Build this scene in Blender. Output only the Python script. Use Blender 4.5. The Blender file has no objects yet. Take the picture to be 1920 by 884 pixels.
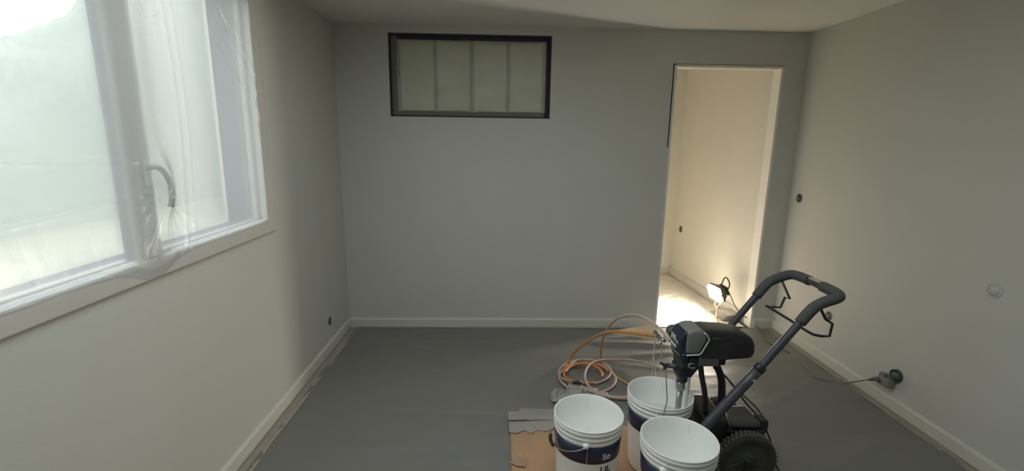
import bpy, bmesh, math, random
from mathutils import Vector, Matrix, noise
random.seed(7)
S = bpy.context.scene
C = S.collection
PI = math.pi

# ------------------------------------------------------------------ camera, world, exposure
H, D, L, R = 2.233, 3.4625, -1.157, 2.212          # ceiling height, back wall, left wall, right wall
CAM_H, FPX = 1.45, 871.23
RM = [[0.99952922, -0.02714143, 0.01430667], [0.02945413, 0.97940229, -0.19975889], [-0.00859024, 0.20008624, 0.97974063]]
cam = bpy.data.cameras.new('camera')
cam.sensor_width = 36
cam.lens = FPX / 1920 * 36
cam.clip_start = 0.02
co = bpy.data.objects.new('camera', cam); C.objects.link(co)
rx, fw, up = Vector(RM[0]), Vector(RM[1]), Vector(RM[2])
m = Matrix.Identity(4)
for i in range(3):
    m[i][0] = rx[i]; m[i][1] = up[i]; m[i][2] = -fw[i]
m[0][3], m[1][3], m[2][3] = 0, 0, CAM_H
co.matrix_world = m
S.camera = co

w = bpy.data.worlds.new('overcast_sky'); S.world = w; w.use_nodes = True
nt = w.node_tree; nt.nodes.clear()
wo = nt.nodes.new('ShaderNodeOutputWorld'); bg = nt.nodes.new('ShaderNodeBackground')
tc = nt.nodes.new('ShaderNodeTexCoord'); sx = nt.nodes.new('ShaderNodeSeparateXYZ'); rp = nt.nodes.new('ShaderNodeValToRGB')
rp.color_ramp.elements[0].position = 0.0; rp.color_ramp.elements[0].color = (0.84, 0.88, 0.88, 1)
rp.color_ramp.elements[1].position = 0.5; rp.color_ramp.elements[1].color = (0.94, 0.97, 0.98, 1)
nt.links.new(tc.outputs['Generated'], sx.inputs[0]); nt.links.new(sx.outputs['Z'], rp.inputs[0])
nt.links.new(rp.outputs[0], bg.inputs[0]); bg.inputs[1].default_value = 3.0
nt.links.new(bg.outputs[0], wo.inputs[0])

po = bpy.data.lights.new('window_portal', 'AREA'); po.shape = 'RECTANGLE'; po.size = 1.6; po.size_y = 1.1
po.cycles.is_portal = True
pob = bpy.data.objects.new('window_portal', po); C.objects.link(pob)
pob.location = (L - 0.20, 1.53, 1.57); pob.rotation_euler = (PI / 2, 0, -PI / 2)

p3 = bpy.data.lights.new('added_rooflight_portal', 'AREA'); p3.shape = 'RECTANGLE'; p3.size = 1.6; p3.size_y = 1.6  # guides daylight through the added roof light
p3.cycles.is_portal = True
p3b = bpy.data.objects.new('added_rooflight_portal', p3); C.objects.link(p3b); p3b.location = (0.05, 1.15, H + 0.16)

S.view_settings.view_transform = 'Standard'; S.view_settings.look = 'None'
S.view_settings.gamma = 1; S.view_settings.exposure = 0.42
S.view_settings.use_curve_mapping = False
S.cycles.max_bounces = 12; S.cycles.diffuse_bounces = 6; S.cycles.transparent_max_bounces = 16
S.cycles.sample_clamp_indirect = 6

def at(u, v, axis, val):
    """world point seen at a photo pixel, on the plane axis = val"""
    d = rx * ((u - 960) / FPX) + fw + up * ((442 - v) / FPX)
    o = Vector((0, 0, CAM_H))
    return o + d * ((val - o[axis]) / d[axis])
def atz(u, v, z=0.0): return at(u, v, 2, z)
def aty(u, v, y): return at(u, v, 1, y)

# ------------------------------------------------------------------ materials
MT = {}
def mat(name, col, rough=0.6, metal=0.0, bump=0.0, bscale=40, var=0.0, vscale=6, spec=0.5, emit=None, estr=0, coat=0, stretch=None):
    if name in MT: return MT[name]
    k = bpy.data.materials.new(name); k.use_nodes = True
    t = k.node_tree; b = t.nodes['Principled BSDF']
    b.inputs['Base Color'].default_value = (*col, 1)
    b.inputs['Roughness'].default_value = rough; b.inputs['Metallic'].default_value = metal
    b.inputs['Specular IOR Level'].default_value = spec
    b.inputs['Coat Weight'].default_value = coat
    g = t.nodes.new('ShaderNodeTexCoord'); mp = t.nodes.new('ShaderNodeMapping')
    t.links.new(g.outputs['Object'], mp.inputs[0])
    if stretch: mp.inputs['Scale'].default_value = stretch
    n = t.nodes.new('ShaderNodeTexNoise'); n.inputs['Scale'].default_value = vscale; n.inputs['Detail'].default_value = 5
    t.links.new(mp.outputs[0], n.inputs['Vector'])
    mx = t.nodes.new('ShaderNodeMix'); mx.data_type = 'RGBA'
    v = max(var, 0.02)
    mx.inputs[6].default_value = (*[max(0, c * (1 - v)) for c in col], 1)
    mx.inputs[7].default_value = (*[min(1, c * (1 + v)) for c in col], 1)
    t.links.new(n.outputs['Fac'], mx.inputs[0]); t.links.new(mx.outputs[2], b.inputs['Base Color'])
    if bump:
        n2 = t.nodes.new('ShaderNodeTexNoise'); n2.inputs['Scale'].default_value = bscale; n2.inputs['Detail'].default_value = 6
        t.links.new(mp.outputs[0], n2.inputs['Vector'])
        bp = t.nodes.new('ShaderNodeBump'); bp.inputs['Strength'].default_value = bump; bp.inputs['Distance'].default_value = 0.01
        t.links.new(n2.outputs['Fac'], bp.inputs['Height']); t.links.new(bp.outputs[0], b.inputs['Normal'])
    if emit:
        b.inputs['Emission Color'].default_value = (*emit, 1); b.inputs['Emission Strength'].default_value = estr
    MT[name] = k
    return k

WALL = mat('wall_primer', (0.59, 0.583, 0.54), 0.75, bump=0.06, bscale=60, var=0.035, vscale=2.2, spec=0.25)
CEIL = mat('ceiling_paint', (0.68, 0.68, 0.64), 0.85, bump=0.03, bscale=50, var=0.03, vscale=2, spec=0.2)
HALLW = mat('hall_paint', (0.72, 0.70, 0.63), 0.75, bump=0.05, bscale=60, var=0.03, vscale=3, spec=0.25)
SKIRT = mat('skirting_primer', (0.63, 0.62, 0.56), 0.6, bump=0.1, bscale=40, var=0.06, vscale=9)
FLOORB = mat('floor_boards', (0.10, 0.085, 0.07), 0.6, var=0.15)
SHEET = mat('floor_film', (0.205, 0.198, 0.186), 0.52, bump=0.14, bscale=7, var=0.05, vscale=3, spec=0.45, stretch=(0.7, 1.8, 1))
HSHEET = mat('lamplit_hall_film', (0.74, 0.70, 0.62), 0.5, bump=0.6, bscale=14, var=0.15, vscale=6)  # floor film with the lamp's glare put into a paler colour
TAPE = mat('masking_paper', (0.36, 0.32, 0.27), 0.6, bump=0.2, bscale=30, var=0.12, vscale=8)
PVC = mat('white_pvc', (0.74, 0.74, 0.73), 0.4, var=0.02)
SASH = mat('sash_pvc', (0.48, 0.47, 0.47), 0.45, var=0.03)
BEAD = mat('blue_grey_bead', (0.15, 0.18, 0.23), 0.6)
MASKP = mat('frame_masking_paper', (0.56, 0.535, 0.50), 0.7, bump=0.15, bscale=18, var=0.05, vscale=9)
DARKGAP = mat('dark_foam', (0.035, 0.03, 0.03), 0.9, var=0.3, vscale=30)
PURPLE = mat('dark_primer', (0.035, 0.028, 0.05), 0.7, var=0.25, vscale=12)
KHAKI = mat('khaki_frame', (0.16, 0.15, 0.125), 0.6, bump=0.1, var=0.08)
PANE = mat('pale_panel', (0.66, 0.65, 0.54), 0.5, var=0.05, vscale=5)
PLASTIC = mat('bucket_plastic', (0.93, 0.935, 0.92), 0.38, var=0.015, vscale=4, spec=0.5)
PAINT = mat('wet_paint', (0.85, 0.87, 0.85), 0.15, bump=0.05, bscale=6, var=0.01)
SMEAR = mat('paint_smear', (0.72, 0.74, 0.72), 0.3, bump=0.2, bscale=25, var=0.05, vscale=14)
NAVY = mat('navy_label', (0.018, 0.024, 0.065), 0.4, var=0.1)
WHITEP = mat('white_print', (0.75, 0.76, 0.78), 0.5)
GREENP = mat('green_print', (0.03, 0.09, 0.07), 0.5)
STEEL = mat('steel', (0.55, 0.55, 0.54), 0.3, metal=1.0, bump=0.05)
CHROME = mat('paint_flecked_steel', (0.42, 0.42, 0.41), 0.35, metal=0.8, var=0.3, vscale=60)
BLACKP = mat('black_plastic', (0.022, 0.022, 0.024), 0.45, bump=0.03, bscale=90, var=0.15, vscale=12)
SHROUD = mat('charcoal_shroud', (0.036, 0.037, 0.037), 0.3, bump=0.02, bscale=90, var=0.1, vscale=8)
GREYC = mat('grey_cover', (0.19, 0.195, 0.18), 0.38, var=0.08, vscale=8)
NAVYC = mat('navy_front_cover', (0.020, 0.026, 0.042), 0.35, var=0.15, vscale=8)
SILV = mat('silver_edge', (0.50, 0.51, 0.52), 0.35, metal=0.3)
TUBE = mat('tube_paint', (0.062, 0.062, 0.075), 0.38, bump=0.04, bscale=70, var=0.3, vscale=25)
GRIP = mat('foam_grip', (0.075, 0.078, 0.074), 0.8, bump=0.15, bscale=120, var=0.1)
RUBBER = mat('dusty_rubber', (0.045, 0.044, 0.038), 0.75, bump=0.15, bscale=60, var=0.4, vscale=18)
RIMG = mat('wheel_plastic', (0.060, 0.062, 0.055), 0.6, var=0.15)
ORANGE = mat('orange_hose_rubber', (0.62, 0.27, 0.10), 0.45, var=0.12, vscale=10)
PINK = mat('paint_dusted_hose_rubber', (0.52, 0.40, 0.34), 0.55, var=0.12, vscale=12)
STRING = mat('clear_tube', (0.62, 0.55, 0.48), 0.4)
CARD = mat('cardboard', (0.45, 0.275, 0.165), 0.85, bump=0.1, bscale=40, var=0.14, vscale=5)
CARDG = mat('paint_dusted_paper', (0.34, 0.315, 0.29), 0.8, bump=0.25, bscale=25, var=0.12, vscale=9)
RAG = mat('dusty_film', (0.38, 0.35, 0.325), 0.6, bump=0.3, bscale=30, var=0.15, vscale=10)
CORD = mat('grey_cable', (0.20, 0.195, 0.165), 0.5)
DCORD = mat('black_cable', (0.02, 0.02, 0.02), 0.5)
BOXD = mat('wall_box_dark', (0.05, 0.05, 0.045), 0.7, var=0.3, vscale=40)
GRASS = mat('lawn', (0.44, 0.44, 0.36), 0.95, var=0.25, vscale=2)
LEAF = mat('hedge_leaf', (0.40, 0.45, 0.41), 0.9, bump=0.5, bscale=12, var=0.35, vscale=8)
HOUSE = mat('pink_render', (0.60, 0.54, 0.54), 0.9, var=0.03)
EXTW = mat('outside_render', (0.10, 0.115, 0.155), 0.9, var=0.05)
TAN = mat('tan_tape', (0.40, 0.36, 0.24), 0.7)

def film_mat(name, transp, transl, diff, col=(0.9, 0.92, 0.93), stretch=(1, 1, 1), bs=7.0, bstr=0.5, haze=0):
    k = bpy.data.materials.new(name); k.use_nodes = True
    t = k.node_tree; t.nodes.clear()
    o = t.nodes.new('ShaderNodeOutputMaterial')
    tr = t.nodes.new('ShaderNodeBsdfTransparent'); tl = t.nodes.new('ShaderNodeBsdfTranslucent')
    df = t.nodes.new('ShaderNodeBsdfDiffuse'); gl = t.nodes.new('ShaderNodeBsdfGlossy'); gl.inputs['Roughness'].default_value = 0.25
    for s in (tl, df): s.inputs['Color'].default_value = (*col, 1)
    g = t.nodes.new('ShaderNodeTexCoord'); mp = t.nodes.new('ShaderNodeMapping'); mp.inputs['Scale'].default_value = stretch
    n = t.nodes.new('ShaderNodeTexNoise'); n.inputs['Scale'].default_value = bs; n.inputs['Detail'].default_value = 7; n.inputs['Distortion'].default_value = 1.2
    t.links.new(g.outputs['Object'], mp.inputs[0]); t.links.new(mp.outputs[0], n.inputs['Vector'])
    bp = t.nodes.new('ShaderNodeBump'); bp.inputs['Strength'].default_value = bstr; bp.inputs['Distance'].default_value = 0.02
    t.links.new(n.outputs['Fac'], bp.inputs['Height'])
    for s in (tl, df, gl): t.links.new(bp.outputs[0], s.inputs['Normal'])
    m1 = t.nodes.new('ShaderNodeMixShader'); m1.inputs[0].default_value = diff / (transl + diff)
    t.links.new(tl.outputs[0], m1.inputs[1]); t.links.new(df.outputs[0], m1.inputs[2])
    m2 = t.nodes.new('ShaderNodeMixShader'); m2.inputs[0].default_value = 0.06
    t.links.new(m1.outputs[0], m2.inputs[1]); t.links.new(gl.outputs[0], m2.inputs[2])
    m3 = t.nodes.new('ShaderNodeMixShader'); m3.inputs[0].default_value = 1 - transp
    if haze:                                        # part of what passes is scattered a little, as milky film does
        rf = t.nodes.new('ShaderNodeBsdfRefraction'); rf.inputs['IOR'].default_value = 1.10; rf.inputs['Roughness'].default_value = 0.6
        m0 = t.nodes.new('ShaderNodeMixShader'); m0.inputs[0].default_value = haze
        t.links.new(tr.outputs[0], m0.inputs[1]); t.links.new(rf.outputs[0], m0.inputs[2]); tr = m0
    t.links.new(tr.outputs[0], m3.inputs[1]); t.links.new(m2.outputs[0], m3.inputs[2])
    t.links.new(m3.outputs[0], o.inputs[0])
    return k
FILM = film_mat('window_film', 0.46, 0.13, 0.41, haze=0.45, col=(0.77, 0.78, 0.79), stretch=(1, 1.0, 0.35), bstr=0.22)
EDGEF = film_mat('rolled_film', 0.10, 0.86, 0.04, col=(0.95, 0.96, 0.97), bs=20)
SLEEVE = film_mat('sleeve_film', 0.25, 0.4, 0.35, col=(0.80, 0.68, 0.50), bs=25)
GLASS = bpy.data.materials.new('window_glass'); GLASS.use_nodes = True
t = GLASS.node_tree; t.nodes.clear()
o_ = t.nodes.new('ShaderNodeOutputMaterial'); tr_ = t.nodes.new('ShaderNodeBsdfTransparent'); tr_.inputs[0].default_value = (0.95, 0.98, 0.97, 1)
gl_ = t.nodes.new('ShaderNodeBsdfGlossy'); gl_.inputs['Roughness'].default_value = 0.02
mx_ = t.nodes.new('ShaderNodeMixShader'); mx_.inputs[0].default_value = 0.05
t.links.new(tr_.outputs[0], mx_.inputs[1]); t.links.new(gl_.outputs[0], mx_.inputs[2]); t.links.new(mx_.outputs[0], o_.inputs[0])

# ------------------------------------------------------------------ mesh helpers
def box(bm, x0, x1, y0, y1, z0, z1, bev=0.0):
    r = bmesh.ops.create_cube(bm, size=1)
    vs = r['verts']
    for v in vs:
        v.co = Vector(((x0 + x1) / 2 + v.co.x * (x1 - x0), (y0 + y1) / 2 + v.co.y * (y1 - y0), (z0 + z1) / 2 + v.co.z * (z1 - z0)))
    if bev:
        es = list({e for v in vs for e in v.link_edges})
        bmesh.ops.bevel(bm, geom=es, offset=bev, segments=2, affect='EDGES', profile=0.6)
def BX(*a, bev=0.0):
    bm = bmesh.new(); box(bm, *a, bev=bev); return bm
def smooth_path(pts, n=6):
    pts = [Vector(p) for p in pts]
    out = []
    for i in range(len(pts) - 1):
        p0 = pts[max(i - 1, 0)]; p1 = pts[i]; p2 = pts[i + 1]; p3 = pts[min(i + 2, len(pts) - 1)]
        for k in range(n):
            s = k / n
            out.append(0.5 * ((2 * p1) + (-p0 + p2) * s + (2 * p0 - 5 * p1 + 4 * p2 - p3) * s * s + (-p0 + 3 * p1 - 3 * p2 + p3) * s ** 3))
    out.append(pts[-1]); return out
def tube(bm, pts, r, seg=10, smooth=0, caps=True):
    if smooth: pts = smooth_path(pts, smooth)
    pts = [Vector(p) for p in pts]
    rs = r if isinstance(r, (list, tuple)) else None
    n = len(pts); rings = []; prev = None
    for i, p in enumerate(pts):
        tg = (pts[min(i + 1, n - 1)] - pts[max(i - 1, 0)])
        if tg.length < 1e-9: tg = Vector((0, 0, 1))
        tg.normalize()
        if prev is None:
            a = Vector((0, 0, 1)) if abs(tg.z) < 0.9 else Vector((1, 0, 0))
            u = tg.cross(a).normalized()
        else:
            u = (prev - tg * prev.dot(tg)).normalized()
        prev = u; vv = tg.cross(u)
        if rs: rr = rs[0] + (rs[1] - rs[0]) * i / (n - 1) if len(rs) == 2 else rs[min(i, len(rs) - 1)]
        else: rr = r
        rings.append([bm.verts.new(p + (u * math.cos(a) + vv * math.sin(a)) * rr) for a in [2 * PI * k / seg for k in range(seg)]])
    for i in range(n - 1):
        for k in range(seg):
            f = bm.faces.new((rings[i][k], rings[i][(k + 1) % seg], rings[i + 1][(k + 1) % seg], rings[i + 1][k])); f.smooth = True
    if caps:
        bm.faces.new(rings[0][::-1]); bm.faces.new(rings[-1])
def TB(*a, **k):
    bm = bmesh.new(); tube(bm, *a, **k); return bm
def lathe(bm, prof, seg=48, mtx=None, cap=False):
    rings = []
    for (r, z) in prof:
        rings.append([bm.verts.new((r * math.cos(2 * PI * k / seg), r * math.sin(2 * PI * k / seg), z)) for k in range(seg)])
    for i in range(len(rings) - 1):
        for k in range(seg):
            f = bm.faces.new((rings[i][k], rings[i][(k + 1) % seg], rings[i + 1][(k + 1) % seg], rings[i + 1][k])); f.smooth = True
    if cap:
        bm.faces.new(rings[0][::-1]); bm.faces.new(rings[-1])
    if mtx: bmesh.ops.transform(bm, matrix=mtx, verts=[v for r in rings for v in r])
def LT(*a, **k):
    bm = bmesh.new(); lathe(bm, *a, **k); return bm
def grid(fn, nu, nv):
    bm = bmesh.new(); vs = [[bm.verts.new(fn(i / nu, j / nv)) for j in range(nv + 1)] for i in range(nu + 1)]
    for i in range(nu):
        for j in range(nv):
            f = bm.faces.new((vs[i][j], vs[i + 1][j], vs[i + 1][j + 1], vs[i][j + 1])); f.smooth = True
    return bm
def obj(name, bm, m, parent=None, smooth=False):
    bmesh.ops.recalc_face_normals(bm, faces=bm.faces[:])
    me = bpy.data.meshes.new(name); 
    if parent is not None and parent.type == 'EMPTY' and not parent.get('local'):
        bmesh.ops.translate(bm, vec=-parent.location, verts=bm.verts[:])
    elif parent is not None and parent.parent is not None and not parent.parent.get('local'):
        bmesh.ops.translate(bm, vec=-parent.parent.location, verts=bm.verts[:])
    bm.to_mesh(me); bm.free(); me.materials.append(m)
    o = bpy.data.objects.new(name, me); C.objects.link(o)
    if smooth:
        for p in me.polygons: p.use_smooth = True
    if parent is not None: o.parent = parent
    return o
def struct(name, bm, m, parent=None):
    o = obj(name, bm, m, parent)
    if parent is None: o['kind'] = 'structure'
    return o
def tag(o, label, cat, group=None):
    o['label'] = label; o['category'] = cat
    if group: o['group'] = group
    return o
def thing(name, label, cat, loc=(0, 0, 0), group=None, local=False):
    o = bpy.data.objects.new(name, None); C.objects.link(o); o.location = loc; o.empty_display_size = 0.05
    if local: o['local'] = 1
    if cat == 'structure': o['kind'] = 'structure'
    else: tag(o, label, cat, group)
    return o
def solid(o, th, off=0):
    md = o.modifiers.new('thickness', 'SOLIDIFY'); md.thickness = th; md.offset = off
def bev(o, wd=0.003, seg=2):
    md = o.modifiers.new('bevel', 'BEVEL'); md.width = wd; md.segments = seg; md.limit_method = 'ANGLE'
def text_mesh(txt, size, ext=0.0006, bold=False):
    cu = bpy.data.curves.new('lettering', 'FONT'); cu.body = txt; cu.size = size; cu.extrude = ext; cu.align_x = 'CENTER'; cu.align_y = 'CENTER'
    if bold: cu.offset = size * 0.018
    to = bpy.data.objects.new('lettering', cu); C.objects.link(to)
    bpy.context.view_layer.update()
    me = bpy.data.meshes.new_from_object(to.evaluated_get(bpy.context.evaluated_depsgraph_get()))
    bpy.data.objects.remove(to); bm = bmesh.new(); bm.from_mesh(me)
    return bm

# ------------------------------------------------------------------ room shell
YR = -1.7                                           # rear wall, behind the camera
struct('floor', BX(L - 0.02, R + 0.02, YR, 5.1, -0.08, -0.004), FLOORB)
RLX0, RLX1, RLY0, RLY1 = -0.75, 0.85, 0.35, 1.95     # roof light out of frame, added because the room was too dark
bm = bmesh.new()
box(bm, L - 0.17, RLX0, YR - 0.1, 5.1, H, H + 0.12); box(bm, RLX1, R + 0.12, YR - 0.1, 5.1, H, H + 0.12)
box(bm, RLX0, RLX1, YR - 0.1, RLY0, H, H + 0.12); box(bm, RLX0, RLX1, RLY1, 5.1, H, H + 0.12)
struct('ceiling', bm, CEIL)
rl = thing('added_rooflight', '', 'structure', (0.05, 1.15, H))  # unseen roof light, added to let more daylight in
bm = bmesh.new()
box(bm, RLX0, RLX0 + .06, RLY0, RLY1, H + .06, H + .14); box(bm, RLX1 - .06, RLX1, RLY0, RLY1, H + .06, H + .14)
box(bm, RLX0 + .06, RLX1 - .06, RLY0, RLY0 + .06, H + .06, H + .14); box(bm, RLX0 + .06, RLX1 - .06, RLY1 - .06, RLY1, H + .06, H + .14)
obj('added_rooflight_frame', bm, PVC, rl); obj('glass_pane', BX(RLX0 + .05, RLX1 - .05, RLY0 + .05, RLY1 - .05, H + .10, H + .106), GLASS, rl)
# left wall with the window opening
WY0, WY1, WZ0, WZ1 = 0.700, 2.372, 0.998, 2.145
bm = bmesh.new()
box(bm, L - 0.17, L, YR, WY0, -0.05, H); box(bm, L - 0.17, L, WY1, D + 0.1, -0.05, H)
box(bm, L - 0.17, L, WY0, WY1, -0.05, WZ0); box(bm, L - 0.17, L, WY0, WY1, WZ1, H)
struct('wall_left', bm, WALL)
bm = bmesh.new()                                    # grey rendered facing of the outside reveal
box(bm, L - 0.175, L - 0.05, WY1 - 0.068, WY1 + 0.005, WZ0, WZ1); box(bm, L - 0.175, L - 0.085, WY0 - 0.005, WY0 + 0.02, WZ0, WZ1)
box(bm, L - 0.21, L - 0.05, WY0, WY1, WZ0 - 0.005, WZ0 + 0.03)
struct('trim_1', bm, EXTW)
# back wall: niche and doorway
DL, DR, DH = 1.2525, 2.0417, 2.0
NX0, NX1, NZ0, NZ1, ND = -0.779, 0.365, 1.611, 2.175, 0.055
bm = bmesh.new()
box(bm, L - 0.1, NX0, D, D + 0.1, -0.05, H); box(bm, NX0, NX1, D, D + 0.1, -0.05, NZ0); box(bm, NX0, NX1, D, D + 0.1, NZ1, H)
box(bm, NX1, DL - 0.012, D, D + 0.1, -0.05, H)
box(bm, DL - 0.012, DR + 0.004, D, D + 0.1, DH + 0.008, H); box(bm, DR + 0.004, R + 0.1, D, D + 0.1, -0.05, H)
struct('wall_back', bm, WALL)
struct('wall_right', BX(R, R + 0.12, YR, D + 0.1, -0.05, H), WALL)
struct('wall_rear', BX(L - 0.17, R + 0.12, YR - 0.1, YR, -0.05, H), WALL)
# hallway beyond the doorway
HX0, HE = 0.25, 5.0
bm = bmesh.new()
def hx(y): return 2.040 - (y - 3.56) * 0.070
q = [(hx(3.56), 3.5625), (hx(HE + .05), HE + .05), (R + .12, HE + .05), (R + .12, 3.5625)]
vb = [bm.verts.new((x, y, -0.05)) for x, y in q]; vt = [bm.verts.new((x, y, H)) for x, y in q]
bm.faces.new(vb[::-1]); bm.faces.new(vt)
for i in range(4): bm.faces.new((vb[i], vb[(i + 1) % 4], vt[(i + 1) % 4], vt[i]))
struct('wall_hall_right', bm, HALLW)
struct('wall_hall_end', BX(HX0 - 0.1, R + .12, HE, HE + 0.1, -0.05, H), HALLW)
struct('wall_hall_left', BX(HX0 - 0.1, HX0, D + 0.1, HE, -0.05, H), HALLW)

# baseboards, each with a small rounded top
def skirting(name, p0, p1, nrm, h=0.078, t=0.014):
    p0, p1, nrm = Vector((*p0, 0)), Vector((*p1, 0)), Vector((*nrm, 0))
    prof = [(0, 0), (t, 0), (t, h - 0.012), (t * 0.75, h - 0.004), (t * 0.35, h), (0, h)]
    bm = bmesh.new()
    A = [bm.verts.new(p0 + nrm * a + Vector((0, 0, b))) for a, b in prof]
    B = [bm.verts.new(p1 + nrm * a + Vector((0, 0, b))) for a, b in prof]
    n = len(prof)
    for i in range(n): bm.faces.new((A[i], A[(i + 1) % n], B[(i + 1) % n], B[i]))
    bm.faces.new(A[::-1]); bm.faces.new(B)
    return struct(name, bm, SKIRT)
skirting('baseboard_left', (L, YR), (L, D), (1, 0))
skirting('baseboard_back', (L + 0.014, D), (DL - 0.012, D), (0, -1))
skirting('baseboard_back_right', (DR + 0.004, D), (R - 0.014, D), (0, -1))
skirting('baseboard_right', (R, YR), (R, D), (-1, 0))
skirting('baseboard_hall', (hx(3.57), 3.57), (hx(HE), HE), (-1, -0.07), h=0.09, t=0.018)
skirting('baseboard_hall_end', (HX0, HE), (hx(HE) - 0.02, HE), (0, -1), h=0.09)

# doorway lining (no door leaf, no architrave)
dr = thing('door_1', '', 'structure', (DL, D, 0))
obj('jamb', BX(DL - 0.001, DL + 0.014, D - 0.002, D + 0.1, 0.0, DH), PVC, dr)
obj('jamb', BX(DR - 0.014, DR + 0.003, D - 0.001, D + 0.1, 0.0, DH), mat('jamb_white', (0.88, 0.86, 0.80), 0.6), dr)
obj('head_lining', BX(DL + 0.014, DR - 0.014, D - 0.001, D + 0.1, DH - 0.014, DH + 0.004), HALLW, dr)
obj('filler', BX(DL - 0.012, DL - 0.001, D, D + 0.1, 0, 1.42), WALL, dr)
obj('joint_gap', BX(DL - 0.012, DL - 0.001, D + 0.012, D + 0.09, 1.42, DH + 0.004), DARKGAP, dr)
obj('joint_gap', BX(DL - 0.001, DL + 0.06, D + 0.006, D + 0.09, DH + 0.004, DH + 0.008), DARKGAP, dr)
obj('shim', BX(DL + 0.014, DL + 0.020, D + 0.01, D + 0.03, 1.90, 1.985), KHAKI, dr)

# ------------------------------------------------------------------ window_1
wn = thing('window_1', '', 'structure', (L, 1.53, 0.98))
FY0, FY1, FZ0, FZ1 = 0.682, 2.390, 0.982, 2.165      # outside of the frame
IY0, IY1, IZ0, IZ1 = 0.770, 2.298, 1.046, 2.085      # its clear opening
XA, XB = L - 0.022, L + 0.014
for a in ((FY0, IY0, FZ0, FZ1), (IY1, FY1, FZ0, FZ1)):
    o = obj('frame_post', BX(XA, XB, *a), MASKP, wn); bev(o, 0.004)
for a in ((IY0, IY1, FZ0, IZ0), (IY0, IY1, IZ1, FZ1)):
    o = obj('frame_rail', BX(XA, XB, *a), MASKP, wn); bev(o, 0.004)
MY = 1.548
for k, (y0, y1) in enumerate(((IY0, MY), (MY, IY1))):
    bm = bmesh.new(); s = 0.05
    x0, x1 = L - 0.048, L - 0.014
    a0 = y0 + 0.004; a1 = y1 - 0.002
    lw = 0.048 if k == 1 else 0.028; rw = 0.058 if k == 0 else 0.006
    box(bm, x0, x1, a0, a0 + lw, IZ0 + .004, IZ1 - .004, bev=0.004); box(bm, x0, x1, a1 - rw, a1, IZ0 + .004, IZ1 - .004, bev=0.004)
    box(bm, x0, x1, a0 + lw, a1 - rw, IZ0 + .004, IZ0 + 0.013, bev=0.002); box(bm, x0, x1, a0 + lw, a1 - rw, IZ1 - 0.03, IZ1 - .004, bev=0.004)
    sash = obj('sash', bm, SASH, wn)
    obj('glass_pane', BX(x0 + 0.02, x0 + 0.026, a0 + lw - .005, a1 - rw + .005, IZ0 + 0.011, IZ1 - 0.025), GLASS, sash)
    bm = bmesh.new(); g = 0.030 if k == 0 else 0.004
    box(bm, x0 + .026, x0 + .034, a0 + lw, a0 + lw + g, IZ0 + .013, IZ1 - .03); box(bm, x0 + .026, x0 + .034, a1 - rw - g, a1 - rw + .001, IZ0 + .013, IZ1 - .03)
    obj('glazing_bead', bm, BEAD, sash)
o = obj('meeting_strip', BX(L - 0.016, L + 0.006, MY - 0.022, MY + 0.040, IZ0 + .004, IZ1 - .004), SASH, wn); bev(o, 0.006, 3)
hd = obj('handle_plate', BX(L + 0.006, L + 0.014, MY - 0.002, MY + 0.028, 1.29, 1.37), PVC, wn); bev(hd, 0.004)
obj('handle', TB([(L + .012, MY + .013, 1.345), (L + .040, MY + .013, 1.35), (L + .052, MY + .022, 1.338), (L + .057, MY + .04, 1.30), (L + .054, MY + .048, 1.25), (L + .048, MY + .047, 1.215)], 0.0085, smooth=5), mat('handle_grey', (0.42, 0.42, 0.41), 0.4), hd)

# plastic film taped over the window
def ridge(d, wd): return math.exp(-(d / wd) ** 2)
def film_fn(a, b):
    y = IY0 - .012 + a * (IY1 - IY0 + .022)
    zl = IZ0 - 0.008 - 0.054 * math.exp(-((y - MY + .02) / .11) ** 2) + 0.004 * noise.noise(Vector((y * 14, 0, 0)))
    z = zl + b * (IZ1 + .012 - zl)
    lo = max(0, min(1, (z - 1.03) / 0.09))
    edge = max(0, min((y - IY0 + .012) / 0.05, (IY1 + .01 - y) / 0.03, (z - zl) / 0.035, (IZ1 + .012 - z) / 0.05, 1))
    x = L + 0.0165 + 0.010 * edge
    x += 0.040 * ridge(y - MY - .035, 0.045) * ridge(z - 1.29, 0.085) * edge
    x += 0.010 * ridge(y - MY - .01, 0.05) * edge * lo
    for k, (zz, sl) in enumerate(((2.05, .62), (1.97, .60), (1.90, .50), (1.99, .85), (1.80, .50))):      # taut diagonal folds, top right
        dz = z - (zz - (y - 2.02) * 1.65 * sl * 1.2)
        if y > 1.98: x += 0.005 * ridge(dz, 0.007) * edge * min(1, (y - 1.98) / .06)
    for ang, ln in ((-1.25, .34), (-1.0, .3), (-.75, .33), (-1.45, .3), (-1.62, .3), (-2.0, .3), (-2.4, .26), (-2.7, .3)):
        dy, dz = y - (MY + .035), z - 1.27
        r = math.hypot(dy, dz)
        if r > 0.02:
            da = math.atan2(dz, dy) - ang
            x += 0.004 * ridge(da * r, 0.006) * max(0, 1 - r / ln) * edge * lo
    for z0, sl, kk in ((1.37, 0.02, .006), (1.27, -0.08, .007)):
        if y < MY: x += kk * ridge(z - (z0 + sl * (MY - y) + 0.06 * (MY - y) ** 2), 0.007) * edge * (0.35 + 0.65 * min(1, (MY - y) / .3))
    for yc, am in ((1.70, .003), (1.745, .002), (1.95, .002)):
        x += am * ridge(y - yc - .02 * math.sin(z * 5), 0.008) * edge
    x += 0.006 * noise.noise(Vector((y * 4, z * 1.6, 1.3))) * edge + 0.0008 * noise.noise(Vector((y * 18, z * 8, 4))) * edge
    return (max(x, L + 0.0155), y, z)
wf = obj('window_film', grid(film_fn, 260, 170), FILM)
tag(wf, 'milky plastic film taped over the big left window, creased round its handle', 'plastic sheet')

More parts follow.
